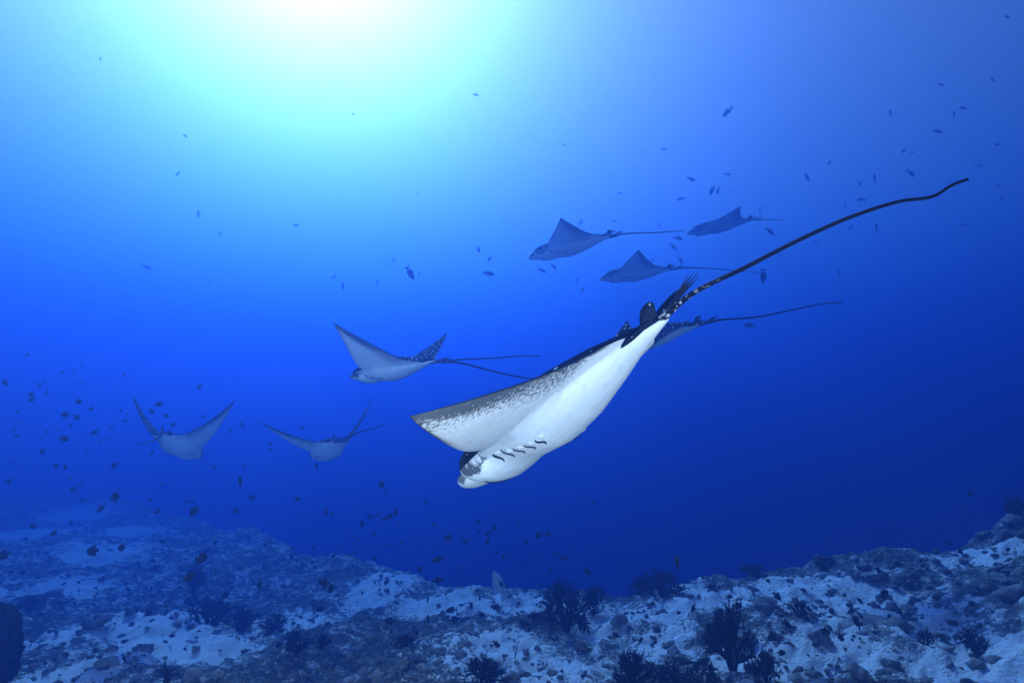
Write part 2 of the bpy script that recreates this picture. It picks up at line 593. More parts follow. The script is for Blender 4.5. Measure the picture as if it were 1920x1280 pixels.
# feather star in the bottom left sand
px, py = 312, 1286
d = pixel_ground(px, 1279) * .985
p = unproj(px, py, d)
p[2] = ground(p[0], p[1])[0]
fs = empty('feather_star', p)
tag(fs, 'dark feather star with curled arms on the lower left sand', 'feather star')
v, f = lump(2, 77, .2, (.03, .03, .025))
mesh_obj('cup', v, f, M_CORAL, fs)
rf_ = np.random.default_rng(31)
for k in range(13):
    th = -1.2 + 2.4 * k / 12 + rf_.normal(0, .1)
    ln = rf_.uniform(.10, .17)
    az = rf_.uniform(0, 6.3)
    path = []
    for t in np.linspace(0, 1, 9):
        bend_ = th * (.35 + 1.0 * t)
        path.append(np.array([math.sin(bend_) * ln * t, .4 * ln * t * math.sin(az), math.cos(bend_ * .9) * ln * t + .01]))
    v, f = tube(path, np.linspace(.005, .0025, 9), 5)
    v = list(v)
    f = list(f)
    for i in range(1, 9):
        tdir = path[i] - path[i - 1]
        tdir /= np.linalg.norm(tdir)
        sd = np.cross(tdir, [0, 1, 0])
        sd /= np.linalg.norm(sd) + 1e-6
        for sgn in (-1, 1):
            q, g = tube([path[i], path[i] + sgn * sd * .018 + tdir * .012], [.0018, .0008], 4)
            b = len(v)
            v += q
            f += [tuple(z + b for z in w) for w in g]
    mesh_obj('arm', v, f, M_CORAL, fs)
# slender sea whips
for px, py, h, lab in [(965, 1245, 34, 'thin upright sea whip on the pale sand in the middle'), (1072, 1232, 24, 'thin sea whip left of the black corals'),
                       (1565, 1262, 38, 'leaning thin sea whip right of the black corals'), (601, 1205, 36, 'thin sea whip by the small bushy coral')]:
    d = pixel_ground(px, py)
    p = unproj(px, py, d)
    p[2] = ground(p[0], p[1])[0]
    H = h / FPX * d
    v, f = tube([(0, 0, -.02), (.01, 0, H * .35), (.025, 0, H * .7), (.03 + .1 * H, 0, H)], [.0055, .005, .004, .0025], 6)
    tag(mesh_obj('sea_whip', v, f, M_CORAL), lab, 'sea whip', 'thin sea whips').location = p

# ------------------------------------------------------------------ eagle rays
HALF = 0.95      # half disc width in metres
LEAD = ([0, .12, .2, .35, .5, .65, .8, .92, 1], [.3, .30, .29, .23, .125, .005, -.12, -.225, -.30])
TRAIL = ([0, .1, .2, .35, .5, .65, .8, .92, 1], [-.50, -.47, -.405, -.335, -.305, -.293, -.29, -.296, -.304])
#        y along the body, half width, height above, depth below
FUSE = np.array([(-.60, .012, .012, .012), (-.55, .030, .026, .020), (-.45, .070, .050, .034), (-.30, .135, .085, .066), (-.10, .205, .115, .108),
                 (.08, .232, .125, .126), (.18, .212, .124, .112), (.25, .186, .121, .104), (.33, .188, .117, .112), (.41, .194, .106, .112), (.475, .182, .088, .094), (.520, .150, .064, .066),
                 (.552, .095, .038, .038), (.572, .035, .014, .014), (.578, .0, .0, .0)])


def smooth_interp(x, xp, fp):
    """Monotone-looking cubic through the points."""
    xp = np.asarray(xp, float)
    fp = np.asarray(fp, float)
    m = np.gradient(fp, xp)
    x = np.asarray(x, float)
    i = np.clip(np.searchsorted(xp, x) - 1, 0, len(xp) - 2)
    h = xp[i + 1] - xp[i]
    t = np.clip((x - xp[i]) / h, 0, 1)
    return ((2 * t ** 3 - 3 * t ** 2 + 1) * fp[i] + (t ** 3 - 2 * t ** 2 + t) * h * m[i] + (-2 * t ** 3 + 3 * t ** 2) * fp[i + 1] + (t ** 3 - t ** 2) * h * m[i + 1])


def fuse(y, k):
    return np.maximum(np.interp(y, FUSE[:, 0], FUSE[:, k], left=0, right=0), 0)


def wing_lead(s):
    return smooth_interp(s, *LEAD)


def wing_trail(s):
    return smooth_interp(s, *TRAIL)


_yy = np.linspace(-.60, .578, 500)
_ww = fuse(_yy, 1)


def body_front(s):
    ok = _ww >= s
    return _yy[ok].max() if ok.any() else -9


def body_rear(s):
    ok = _ww >= s
    return _yy[ok].min() if ok.any() else 9


def skin_z(x, y, top):
    """Rest-pose height of the skin above (top) or below the wing plane."""
    s = np.abs(x)
    wl, wt_ = wing_lead(s), wing_trail(s)
    c = np.clip((wl - y) / np.maximum(wl - wt_, 1e-4), 0, 1)
    prof = 2.05 * np.sqrt(c) * (1 - c) ** 1.05
    thick = (0.070 if top else 0.050) * (1 - s) ** 1.25 + 0.0035
    wz = thick * prof
    w = np.maximum(fuse(y, 1), 1e-4)
    fz = fuse(y, 2 if top else 3) * np.sqrt(np.clip(1 - (s / w) ** 2, 0, 1))
    p = 2.4
    z = (wz ** p + fz ** p) ** (1 / p)
    return z if top else -z


def bend(P, a):
    """Flap: a = (left root, left tip, right root, right tip, left sweep, right sweep)."""
    P = np.asarray(P, float)
    N = 80
    s = np.linspace(0, 1.02, N + 1)
    ds = s[1]
    out = np.array(P)
    for sd, a0, a1, sw in ((-1, a[0], a[1], a[4]), (1, a[2], a[3], a[5])):
        t = np.clip((s - .06) / .22, 0, 1)
        t = t * t * (3 - 2 * t)
        ph = a0 * t + a1 * s * s
        X = np.concatenate([[0], np.cumsum(np.cos((ph[1:] + ph[:-1]) / 2) * ds)])
        Z = np.concatenate([[0], np.cumsum(np.sin((ph[1:] + ph[:-1]) / 2) * ds)])
        m = (P[:, 0] >= 0) if sd > 0 else (P[:, 0] < 0)
        q = np.abs(P[m, 0])
        p = np.interp(q, s, ph)
        out[m, 0] = sd * (np.interp(q, s, X) - P[m, 2] * np.sin(p))
        out[m, 2] = np.interp(q, s, Z) + P[m, 2] * np.cos(p)
        out[m, 1] = P[m, 1] + sw * q * q
    return out


def skin_point(x, y, top, a, lift=0.0):
    x = np.atleast_1d(np.asarray(x, float))
    y = np.atleast_1d(np.asarray(y, float))
    z = skin_z(x, y, top) + (lift if top else -lift)
    return bend(np.stack([x, y, z], 1), a) * HALF


# --- materials: spotted back, pale belly with dusky wing margins
def back_material(name, scale, r0, r1):
    rb = Nodes(name)
    uv = rb.n('ShaderNodeUVMap', uv_map='plan').outputs[0]
    wob = rb.n('ShaderNodeTexNoise', noise_dimensions='2D', ins={'Scale': 9.0, 'Detail': 2})
    rb.t.links.new(uv, wob.inputs['Vector'])
    uv2 = rb.n('ShaderNodeVectorMath', operation='MULTIPLY_ADD', ins={0: wob.outputs['Color'], 1: (.03, .03, .03), 2: uv}).outputs[0]
    vd = rb.voro(uv2, scale, rand=0.8)
    vcol = rb.voro(uv2, scale, out='Color', rand=0.8)
    rad_ = rb.math('MULTIPLY_ADD', rb.n('ShaderNodeSeparateColor', ins={0: vcol}).outputs[0], r1 - r0, r0)
    spot = rb.ramp(rb.math('SUBTRACT', rad_, vd), -0.03, 0.04)
    nb_ = rb.noise(uv, 30, 5, .6, '2D')
    dark = rb.mix(nb_, (0.008, 0.013, 0.020, 1), (0.024, 0.034, 0.046, 1))
    return rb.out(rb.mix(spot, dark, (0.62, 0.70, 0.70, 1)), 1.0, 0.0, bump=nb_, bstr=.15, bdist=.004)


M_BACK = back_material('spotted_back', 21.0, .10, .24)
M_BACK_SPARSE = back_material('sparsely_spotted_back', 19.0, -.04, .17)

rl = Nodes('pale_belly')
uvb = rl.n('ShaderNodeUVMap', uv_map='plan').outputs[0]
du = rl.n('ShaderNodeAttribute', attribute_name='dusk').outputs['Fac']
rim = rl.n('ShaderNodeAttribute', attribute_name='rim').outputs['Fac']
sx_ = rl.n('ShaderNodeMapping', ins={'Scale': (1.0, 0.85, 1.0)})
rl.t.links.new(uvb, sx_.inputs[0])
f1 = rl.noise(sx_.outputs[0], 72, 5, .8, '2D')
f2_ = rl.voro(uvb, 70, out='Distance')
sv = rl.n('ShaderNodeSeparateXYZ')
rl.t.links.new(uvb, sv.inputs[0])
stripe = rl.math('SINE', rl.math('MULTIPLY', sv.outputs[0], 330.0))
fl = rl.math('MULTIPLY_ADD', rl.math('SUBTRACT', f1, 0.5), 3.4, rl.math('MULTIPLY', rl.math('SUBTRACT', f2_, 0.42), 0.55))
fl = rl.math('MULTIPLY_ADD', stripe, 0.07, fl)
msk = rl.ramp(rl.math('ADD', rl.math('MULTIPLY_ADD', du, 1.3, -0.84), fl), -0.30, 0.38)
cloud = rl.noise(uvb, 6, 4, .55, '2D')
blot = rl.ramp(rl.noise(uvb, 17, 6, .65, '2D'), .50, .72)
white = rl.mix(cloud, (0.66, 0.69, 0.71, 1), (0.85, 0.85, 0.83, 1))
white = rl.mix(rl.math('MULTIPLY', blot, .30), white, (0.46, 0.50, 0.53, 1))
cb = rl.mix(rl.math('MULTIPLY', msk, 0.92), white, (0.030, 0.042, 0.052, 1))
cb = rl.mix(rim, cb, (0.014, 0.022, 0.032, 1))
wr = rl.n('ShaderNodeMapping', ins={'Scale': (1.0, .28, 1.0)})
rl.t.links.new(uvb, wr.inputs[0])
fold = rl.noise(wr.outputs[0], 26, 5, .6, '2D')
M_BELLY = rl.out(cb, 0.85, 0.02, bump=rl.math('ADD', fold, rl.math('MULTIPLY', f1, .25)), bstr=.42, bdist=.010)

tl = Nodes('tail_skin')
tuv = tl.n('ShaderNodeUVMap', uv_map='plan').outputs[0]
ts = tl.n('ShaderNodeSeparateXYZ')
tl.t.links.new(tuv, ts.inputs[0])
tn = tl.n('ShaderNodeTexNoise', noise_dimensions='2D', ins={'Scale': 1.0, 'Detail': 3})
tmap = tl.n('ShaderNodeMapping', ins={'Scale': (5.5, 60, 1)})
tl.t.links.new(tuv, tmap.inputs[0])
tl.t.links.new(tmap.outputs[0], tn.inputs['Vector'])
fade = tl.ramp(ts.outputs[1], 0.36, 0.06)
pat = tl.math('MULTIPLY', tl.ramp(tn.outputs['Fac'], 0.55, 0.62), fade)
M_TAIL = tl.out(tl.mix(pat, (0.006, 0.007, 0.011, 1), (0.42, 0.45, 0.46, 1)), 0.7, 0.06)
gm = Nodes('dark_slit')
M_SLIT = gm.out((0.012, 0.016, 0.02, 1), 0.7, 0.05)
em = Nodes('eye_black')
M_EYE = em.out((0.004, 0.005, 0.006, 1), 0.15, 0.15)

SS = np.concatenate([np.linspace(0, .10, 9)[:-1], np.linspace(.10, .175, 18)[:-1], .175 + (1 - .175) * np.linspace(0, 1, 44) ** 0.9])
NC = 54
CC = (1 - np.cos(np.linspace(0, math.pi, NC))) / 2


def set_uv(me, uvs):
    lay = me.uv_layers.new(name='plan')
    li = np.zeros(len(me.loops), dtype=np.int32)
    me.loops.foreach_get('vertex_index', li)
    lay.data.foreach_set('uv', np.asarray(uvs, dtype=np.float32)[li].ravel())


def add_attr(me, name, vals):
    a = me.attributes.new(name, 'FLOAT', 'POINT')
    a.data.foreach_set('value', np.asarray(vals, dtype=np.float32))


def smst(a, b, x):
    t = np.clip((x - a) / (b - a), 0, 1)
    return t * t * (3 - 2 * t)


def ray_body(a, parent, seed):
    sfull = np.concatenate([-SS[::-1], SS[1:]])
    ns = len(sfull)
    lead = np.array([max(float(wing_lead(abs(s))), body_front(abs(s))) for s in sfull])
    trail = np.array([min(float(wing_trail(abs(s))), body_rear(abs(s))) for s in sfull])
    X = np.repeat(sfull[:, None], NC, 1)
    Y = lead[:, None] + (trail - lead)[:, None] * CC[None]
    V, FA, MI, UV, DU, RIM = [], [], [], [], [], []
    cfull = np.repeat(CC[None], ns, 0)
    r2 = np.random.default_rng(seed)
    off = r2.uniform(0, 40, 2)
    for top in (True, False):
        z = skin_z(X.ravel(), Y.ravel(), top)
        z = z.reshape(X.shape)
        z[:, 0] = 0
        z[:, -1] = 0
        V.append(np.stack([X.ravel(), Y.ravel(), z.ravel()], 1))
        s = np.abs(X).ravel()
        y = Y.ravel()
        wc = np.clip((wing_lead(s) - y) / np.maximum(wing_lead(s) - wing_trail(s), 1e-3), 0, 1)
        dk = 1.05 * smst(.36, .98, wc) * smst(.14, .26, s) * (0.78 + .3 * smst(.3, .7, s)) + .85 * smst(.48, 1.02, s) + .3 * smst(.85, 1, s)
        cheek = smst(.150, .176, s) * smst(.35, .40, y) * smst(.52, .47, y)
        DU.append(np.clip(dk, 0, 1.25) + 1.4 * cheek)
        edge = smst(.945, .985, wc) * smst(.12, .2, s) + smst(.40, .75, s) * smst(.11, .0, wc) + smst(.95, 1.0, s) * .6
        RIM.append(np.clip(edge, 0, 1))
        UV.append(np.stack([X.ravel() + off[0], Y.ravel() + off[1]], 1))
    n = ns * NC
    i, j = np.meshgrid(np.arange(ns - 1), np.arange(NC - 1), indexing='ij')
    b = (i * NC + j).ravel()
    q = np.stack([b, b + 1, b + NC + 1, b + NC], 1)
    FA = np.concatenate([q, q[:, ::-1] + n])
    MI = np.concatenate([np.zeros(len(q)), np.ones(len(q))])
    V = np.concatenate(V)
    # blunt, flattened snout lobe under the head
    lv, lf = ico(3)
    lob = lv * np.array([.142, .098, .038])
    lob[:, 2] -= .018 + .10 * np.clip(lob[:, 1], -.02, 1) ** 1.0 * 0.5
    lob[:, 1] += .560
    lob[:, 0] *= 1 + .25 * lv[:, 1] * -1
    o0 = len(V)
    V = np.concatenate([V, lob])
    FA = [tuple(f_) for f_ in FA] + [tuple(f_ + o0) for f_ in lf]
    cz = lv[lf].mean(1)[:, 2]
    MI = np.concatenate([MI, np.where(cz > 0.25, 0, 1)])
    DU = np.concatenate(DU + [1.3 * smst(.70, .95, np.abs(lv[:, 0])) * smst(.5, -.1, lv[:, 1])])
    RIM = np.concatenate(RIM + [np.zeros(len(lob))])
    UV = np.concatenate(UV + [lob[:, :2] + off])
    o = mesh_obj('body', bend(V, a) * HALF, FA, [M_BACK_NOW, M_BELLY], parent, True, MI)
    set_uv(o.data, UV)
    add_attr(o.data, 'dusk', DU)
    add_attr(o.data, 'rim', RIM)
    bm = bmesh.new()
    bm.from_mesh(o.data)
    bmesh.ops.remove_doubles(bm, verts=bm.verts, dist=2e-5)
    bm.to_mesh(o.data)
    bm.free()
    return o, off


def blade(outline, thick, place, name, mat, parent, off=(0, 0), cup=None):
    """Fin: outline in a plane, thick in the middle and thin at the rim. place(u, v, w) -> xyz."""
    ol = np.array(outline, float)
    # densify
    t = np.linspace(0, len(ol), 4 * len(ol), endpoint=False)
    i0 = np.floor(t).astype(int) % len(ol)
    fr = (t - np.floor(t))[:, None]
    p0, p1, p2, p3 = ol[i0 - 1], ol[i0], ol[(i0 + 1) % len(ol)], ol[(i0 + 2) % len(ol)]
    ol = .5 * (2 * p1 + (p2 - p0) * fr + (2 * p0 - 5 * p1 + 4 * p2 - p3) * fr ** 2 + (3 * p1 - p0 - 3 * p2 + p3) * fr ** 3)
    n = len(ol)
    c = ol.mean(0)
    V, F = [], []
    rings = [(1.0, 0.0), (.85, .45), (.6, .8), (.3, 1.0)]
    for sg in (1, -1):
        base = len(V)
        for k, w in rings:
            for p in ol:
                q = c + (p - c) * k
                V.append((q[0], q[1], sg * w * thick))
        V.append((c[0], c[1], sg * thick))
        for r in range(3):
            for k in range(n):
                k2 = (k + 1) % n
                f_ = (base + r * n + k, base + r * n + k2, base + (r + 1) * n + k2, base + (r + 1) * n + k)
                F.append(f_ if sg > 0 else f_[::-1])
        for k in range(n):
            f_ = (base + 3 * n + k, base + 3 * n + (k + 1) % n, base + 4 * n)
            F.append(f_ if sg > 0 else f_[::-1])
    W = np.array([place(*v) for v in V])
    o = mesh_obj(name, W * HALF, F, mat, parent)
    set_uv(o.data, np.array([(v[0] + off[0], v[1] + off[1]) for v in V]))
    bm = bmesh.new()
    bm.from_mesh(o.data)
    bmesh.ops.remove_doubles(bm, verts=bm.verts, dist=1e-5)
    bm.to_mesh(o.data)
    bm.free()
    return o


def ribbon(pts, half_w, name, mat, parent, a, lift=.004):
    """Thin raised slit following the belly."""
    pts = np.array(pts, float)
    n = len(pts)
    tan = np.gradient(pts, axis=0)
    nor = np.stack([-tan[:, 1], tan[:, 0]], 1)
    nor /= np.linalg.norm(nor, axis=1)[:, None] + 1e-9
    w = half_w * np.sin(np.linspace(.25, math.pi - .1, n))[:, None]
    L, Rr = pts + nor * w, pts - nor * w
    V = np.concatenate([skin_point(L[:, 0], L[:, 1], False, a, 0.0005), skin_point(pts[:, 0], pts[:, 1], False, a, lift), skin_point(Rr[:, 0], Rr[:, 1], False, a, 0.0005)])
    F = []
    for k in range(n - 1):
        F += [(k, k + 1, n + k + 1, n + k), (n + k, n + k + 1, 2 * n + k + 1, 2 * n + k)]
    return mesh_obj(name, V, F, mat, parent)


def eagle_ray(par, tail_px, label, seed, extra=None, tail_r=.0118, pelvic=((.25, .15), (.25, .15)), back=None):
    global M_BACK_NOW
    M_BACK_NOW = back or M_BACK
    par = np.array(par)
    root = empty('eagle_ray', par[:3])
    yaw, pit, rol = par[3:6]
    M = Matrix.Rotation(yaw, 4, 'Z') @ Matrix.Rotation(pit, 4, 'X') @ Matrix.Rotation(rol, 4, 'Y')
    root.rotation_euler = M.to_euler()
    tag(root, label, 'ray', 'eagle rays swimming in the open water')
    a = par[6:12]
    body, off = ray_body(a, root, seed)
    Rm = np.array(M.to_3x3())
    # eyes
    lv, lf = ico(2)
    for sx in (-1, 1):
        mesh_obj('eye', lv * .017 + bend(np.array([[sx * .182, .40, .030]]), a) * HALF, lf, M_EYE, body)
    # gill slits and mouth
    if True:
        for sx in (-1, 1):
            for k in range(5):
                y0 = .275 - .052 * k
                x0 = sx * (.160 - .010 * k)
                t = np.linspace(-1, 1, 11)
                pts = np.stack([x0 + sx * t * .034, y0 + .008 * np.sin(t * 3.0) - .006 * t], 1)
                ribbon(pts, .0072, 'gill_slit', M_SLIT, body, a)
                g = lv * np.array([.032, .021, .012])
                c0 = skin_point([x0 - sx * .001], [y0 - .025], False, a)[0] / HALF
                gp = mesh_obj('gill_flap', (g + c0 + (0, 0, .0118)) * HALF, lf, M_BELLY, body)
                set_uv(gp.data, np.array([(x0 + off[0], y0 + off[1])] * len(g)) + g[:, :2])
        t = np.linspace(-1, 1, 13)
        ribbon(np.stack([t * .10, .470 - .012 * t * t], 1), .006, 'mouth', M_SLIT, body, a, .005)
    # pelvic fins, hinged beside the tail base
    out = [(-.02, .05), (.03, .03), (.050, -.05), (.056, -.13), (.045, -.20), (.022, -.225), (.0, -.17), (-.018, -.09), (-.022, -.02)]
    for sx, (spread, lift) in ((-1, pelvic[0]), (1, pelvic[1])):
        def place(u, v, w, sx=sx, spread=spread, lift=lift):
            x = u * math.cos(spread) - v * math.sin(spread)
            y = u * math.sin(spread) + v * math.cos(spread)
            return (sx * (.055 + x * math.cos(lift) - w * math.sin(lift)), y - .45, x * math.sin(lift) + w * math.cos(lift) - .002)
        blade(out, .007, place, 'pelvic_fin', M_BACK_NOW, root, off)
    # dorsal fin on the tail base
    out = [(-.49, .0), (-.505, .036), (-.53, .062), (-.565, .068), (-.585, .052), (-.578, .028), (-.568, .0), (-.53, -.01)]
    blade(out, .012, lambda u, v, w: (w, u, v + .022), 'dorsal_fin', M_BACK_NOW, root, off)
    # tail
    tb = np.array([0, -.53 * HALF, 0.004])
    wpts = [Rm @ tb + par[:3]] + [unproj(*t) for t in tail_px]
    loc = [Rm.T @ (w - par[:3]) for w in wpts]
    ctrl = np.array([loc[0]] + [loc[0] + (np.array(loc[1]) - loc[0]) * 0.02] + loc[1:])
    tt = np.concatenate([[0], np.cumsum(np.linalg.norm(np.diff(ctrl, axis=0), axis=1))])
    keep = np.concatenate([[True], np.diff(tt) > 1e-4])
    ctrl, tt = ctrl[keep], tt[keep]
    tq = np.linspace(0, tt[-1], 70)
    path = np.stack([smooth_interp(tq, tt, ctrl[:, k]) for k in range(3)], 1)
    u = tq / tt[-1]
    rad = tail_r * (1.5 * np.exp(-u * 14) + (1 - u) * .62 + .38)
    v, f = tube(path, rad, 10)
    o = tail_o = mesh_obj('tail', v, f, M_TAIL, root)
    set_uv(o.data, np.stack([np.tile(np.arange(10) / 10, 70), np.repeat(tq, 10)], 1))
    # stinging spines over the tail base
    td = path[6] - path[2]
    td /= np.linalg.norm(td)
    upv = np.array([0, 0, 1.0]) - td * td[2]
    upv /= np.linalg.norm(upv)
    for k, (ln, an) in enumerate(((.150, .07), (.150, .15), (.135, .24), (.115, .33))):
        st_ = path[1] + td * (.075 + .004 * k) + upv * tail_r * 1.2
        d_ = td * math.cos(an) + upv * math.sin(an)
        v, f = tube([st_, st_ + d_ * ln * .5, st_ + d_ * ln], [.0046, .0042, .0008], 6)
        mesh_obj('tail_spine', v, f, M_SLIT, tail_o)
    if extra is not None:
        pts = [path[3]] + [Rm.T @ (unproj(*t) - par[:3]) for t in extra]
        pts = np.array(pts)
        tt = np.concatenate([[0], np.cumsum(np.linalg.norm(np.diff(pts, axis=0), axis=1))])
        tq = np.linspace(0, tt[-1], 40)
        pp = np.stack([smooth_interp(tq, tt, pts[:, k]) for k in range(3)], 1)
        v, f = tube(pp, np.linspace(.009, .005, 40), 8)
        o = mesh_obj('second_tail_line', v, f, M_TAIL, root)  # thin tail line taken for a hidden ray's, built onto this ray
        set_uv(o.data, np.stack([np.tile(np.arange(8) / 8, 40), np.repeat(tq, 8) + 2], 1))
    return root


eagle_ray([0.1767, 2.2746, 2.5648, 0.7600, -0.5290, -0.095, -0.165, -0.03, 0.57, 0.014, -0.0083, 0.26],
          [(1290, 556, 1.88), (1400, 500, 1.72), (1500, 449, 1.6), (1600, 405, 1.5), (1690, 377, 1.43), (1755, 366, 1.39), (1785, 347, 1.37), (1815, 336, 1.36)],
          'largest ray, white belly lit bright, diving in the middle', 1, pelvic=((.50, -.30), (.35, 1.1)), tail_r=.0088, back=M_BACK_SPARSE)
eagle_ray([-1.2521, 6.2316, 3.0827, 0.9763, -0.0915, -0.0052, 0.4651, 0.0579, 0.5412, 0.2632, 0.2216, 0.2026],
          [(860, 680, 5.85), (910, 692, 5.7), (960, 704, 5.6), (1020, 712, 5.5), (1080, 716, 5.4)],
          'ray with densely spotted back and far wing raised, left of the largest', 2,
          extra=[(880, 673, 5.85), (930, 671, 5.85), (980, 667, 5.85), (1013, 668, 5.85)])
eagle_ray([-4.5178, 8.0526, 2.2238, 0.1106, -0.3065, -0.0021, 0.7627, 0.4525, 0.6762, 0.1988, 0.1028, -0.0059],
          [(290, 824, 7.0), (275, 829, 6.6), (255, 833, 6.2)],
          'leftmost ray seen from behind, both wings raised in a V', 3)
eagle_ray([-2.5369, 8.1925, 2.1637, 0.4513, -0.2239, 0.0429, 0.2985, 0.1463, 0.914, 0.4139, 0.0069, 0.0725],
          [(655, 818, 7.2), (680, 808, 6.9), (700, 803, 6.6), (723, 795, 6.3)],
          'ray seen from behind with its right wing pointing straight up', 4)
eagle_ray([0.8116, 7.6806, 4.8852, 1.2178, -0.1528, -0.0212, 0.0507, 0.0671, 0.3883, 0.2569, 0.1774, 0.0374],
          [(1175, 438, 7.6), (1230, 436, 7.5), (1285, 432, 7.4)],
          'upper left one of the three hazy rays gliding left', 5)
eagle_ray([2.07, 9.4303, 4.9601, 1.2245, -0.0498, 0.0226, 0.084, 0.0814, 0.3564, 0.2431, 0.1358, 0.0155],
          [(1290, 502, 9.4), (1340, 504, 9.3), (1390, 508, 9.2), (1430, 511, 9.1)],
          'lowest of the three hazy rays gliding left, tail crossing the long tail', 6)
eagle_ray([3.8559, 10.4104, 6.1132, 1.3531, -0.1434, -0.0782, 0.0272, 0.1029, 0.2926, 0.255, 0.0984, 0.0516],
          [(1435, 412, 10.6), (1455, 412, 10.5), (1470, 413, 10.4)],
          'smallest hazy ray at upper right with a short tail showing', 7)
eagle_ray([1.4713, 6.1311, 3.4086, 0.9313, -0.162, -0.101, -0.3499, -0.097, 0.1646, 0.2169, 0.1708, 0.1726],
          [(1350, 600, 5.75), (1420, 594, 5.6), (1490, 580, 5.5), (1540, 570, 5.4), (1580, 566, 5.3)],
          'dim ray half hidden behind the tail base of the largest one', 8)

# ------------------------------------------------------------------ reef fish
fm = Nodes('dark_fish_skin')
fg = fm.n('ShaderNodeTexCoord').outputs['Object']
M_FISH = fm.out(fm.mix(fm.noise(fg, 6, 3), (0.006, 0.008, 0.016, 1), (0.022, 0.026, 0.042, 1)), 0.7, 0.08)
pf = Nodes('pale_fish_skin')
pg = pf.n('ShaderNodeTexCoord').outputs['Object']
M_PALE = pf.out(pf.mix(pf.noise(pg, 9, 3), (0.26, 0.33, 0.36, 1), (0.55, 0.60, 0.60, 1)), 0.7, 0.08)


def fish_body(hh, ww, n=10, rings=13):
    """Body of a fish of length 1, head at +x; hh, ww half height and half width."""
    t = np.linspace(0, 1, rings)
    x = .5 - t * .80
    prof = np.array([.02, .30, .55, .76, .90, .98, 1.0, .95, .84, .68, .48, .28, .20])
    prof = np.interp(t, np.linspace(0, 1, 13), prof)
    V, F = [], []
    for i in range(rings):
        for k in range(n):
            th = 2 * math.pi * k / n
            V.append((x[i], ww * prof[i] ** .9 * math.cos(th), hh * prof[i] * math.sin(th)))
    for i in range(rings - 1):
        for k in range(n):
            F.append((i * n + k, i * n + (k + 1) % n, (i + 1) * n + (k + 1) % n, (i + 1) * n + k))
    F.append(tuple(range(n - 1, -1, -1)))
    F.append(tuple((rings - 1) * n + k for k in range(n)))
    return V, F


def plate(outline, th):
    n = len(outline)
    V = [(x, th, z) for x, z in outline] + [(x, -th, z) for x, z in outline]
    F = [tuple(range(n)), tuple(range(2 * n - 1, n - 1, -1))]
    for k in range(n):
        F.append((k, n + k, n + (k + 1) % n, (k + 1) % n))
    return V, F


def fish_parts(hh, ww, tail, dors, anal):
    return {'body': fish_body(hh, ww), 'tail_fin': plate(tail, .006), 'dorsal_fin': plate(dors, .005), 'anal_fin': plate(anal, .005)}


OVAL = fish_parts(.235, .085, [(-.28, .05), (-.36, .11), (-.52, .21), (-.45, .0), (-.52, -.21), (-.36, -.11), (-.28, -.05)],
                  [(.12, .20), (.02, .24), (-.10, .33), (-.22, .25), (-.26, .07), (-.1, .16)], [(.0, -.2), (-.10, -.33), (-.20, -.26), (-.26, -.07), (-.1, -.16)])
SLIM = fish_parts(.165, .075, [(-.28, .04), (-.38, .10), (-.52, .19), (-.44, .0), (-.52, -.19), (-.38, -.10), (-.28, -.04)],
                  [(.2, .12), (.05, .20), (-.15, .19), (-.26, .05), (-.1, .1)], [(-.02, -.14), (-.14, -.19), (-.26, -.05), (-.1, -.1)])
ROUND = fish_parts(.30, .10, [(-.28, .07), (-.38, .12), (-.48, .17), (-.46, .0), (-.48, -.17), (-.38, -.12), (-.28, -.07)],
                   [(.15, .22), (.0, .33), (-.14, .37), (-.25, .26), (-.26, .08), (-.1, .2)], [(.05, -.25), (-.12, -.38), (-.24, -.27), (-.26, -.08), (-.1, -.2)])


def mk(name, v, f, mat):
    me = bpy.data.meshes.new(name)
    me.from_pydata([tuple(q) for q in v], [], f)
    me.materials.append(mat)
    me.polygons.foreach_set('use_smooth', np.array([len(p.vertices) == 4 for p in me.polygons]))
    me.update()
    return me


def joined(parts):
    V, F = [], []
    for v, f in parts.values():
        o = len(V)
        V += v
        F += [tuple(i + o for i in q) for q in f]
    return V, F


KINDS = {}
for nm, pr in (('oval', OVAL), ('slim', SLIM), ('round', ROUND)):
    KINDS[nm] = ({k: mk(k, v, f, M_FISH) for k, (v, f) in pr.items()}, mk('reef_fish', *joined(pr), M_FISH))
CR = np.array([1.0, 0, 0])
CU = np.array([0, -SP, CP])
CF = np.array([0, CP, SP])


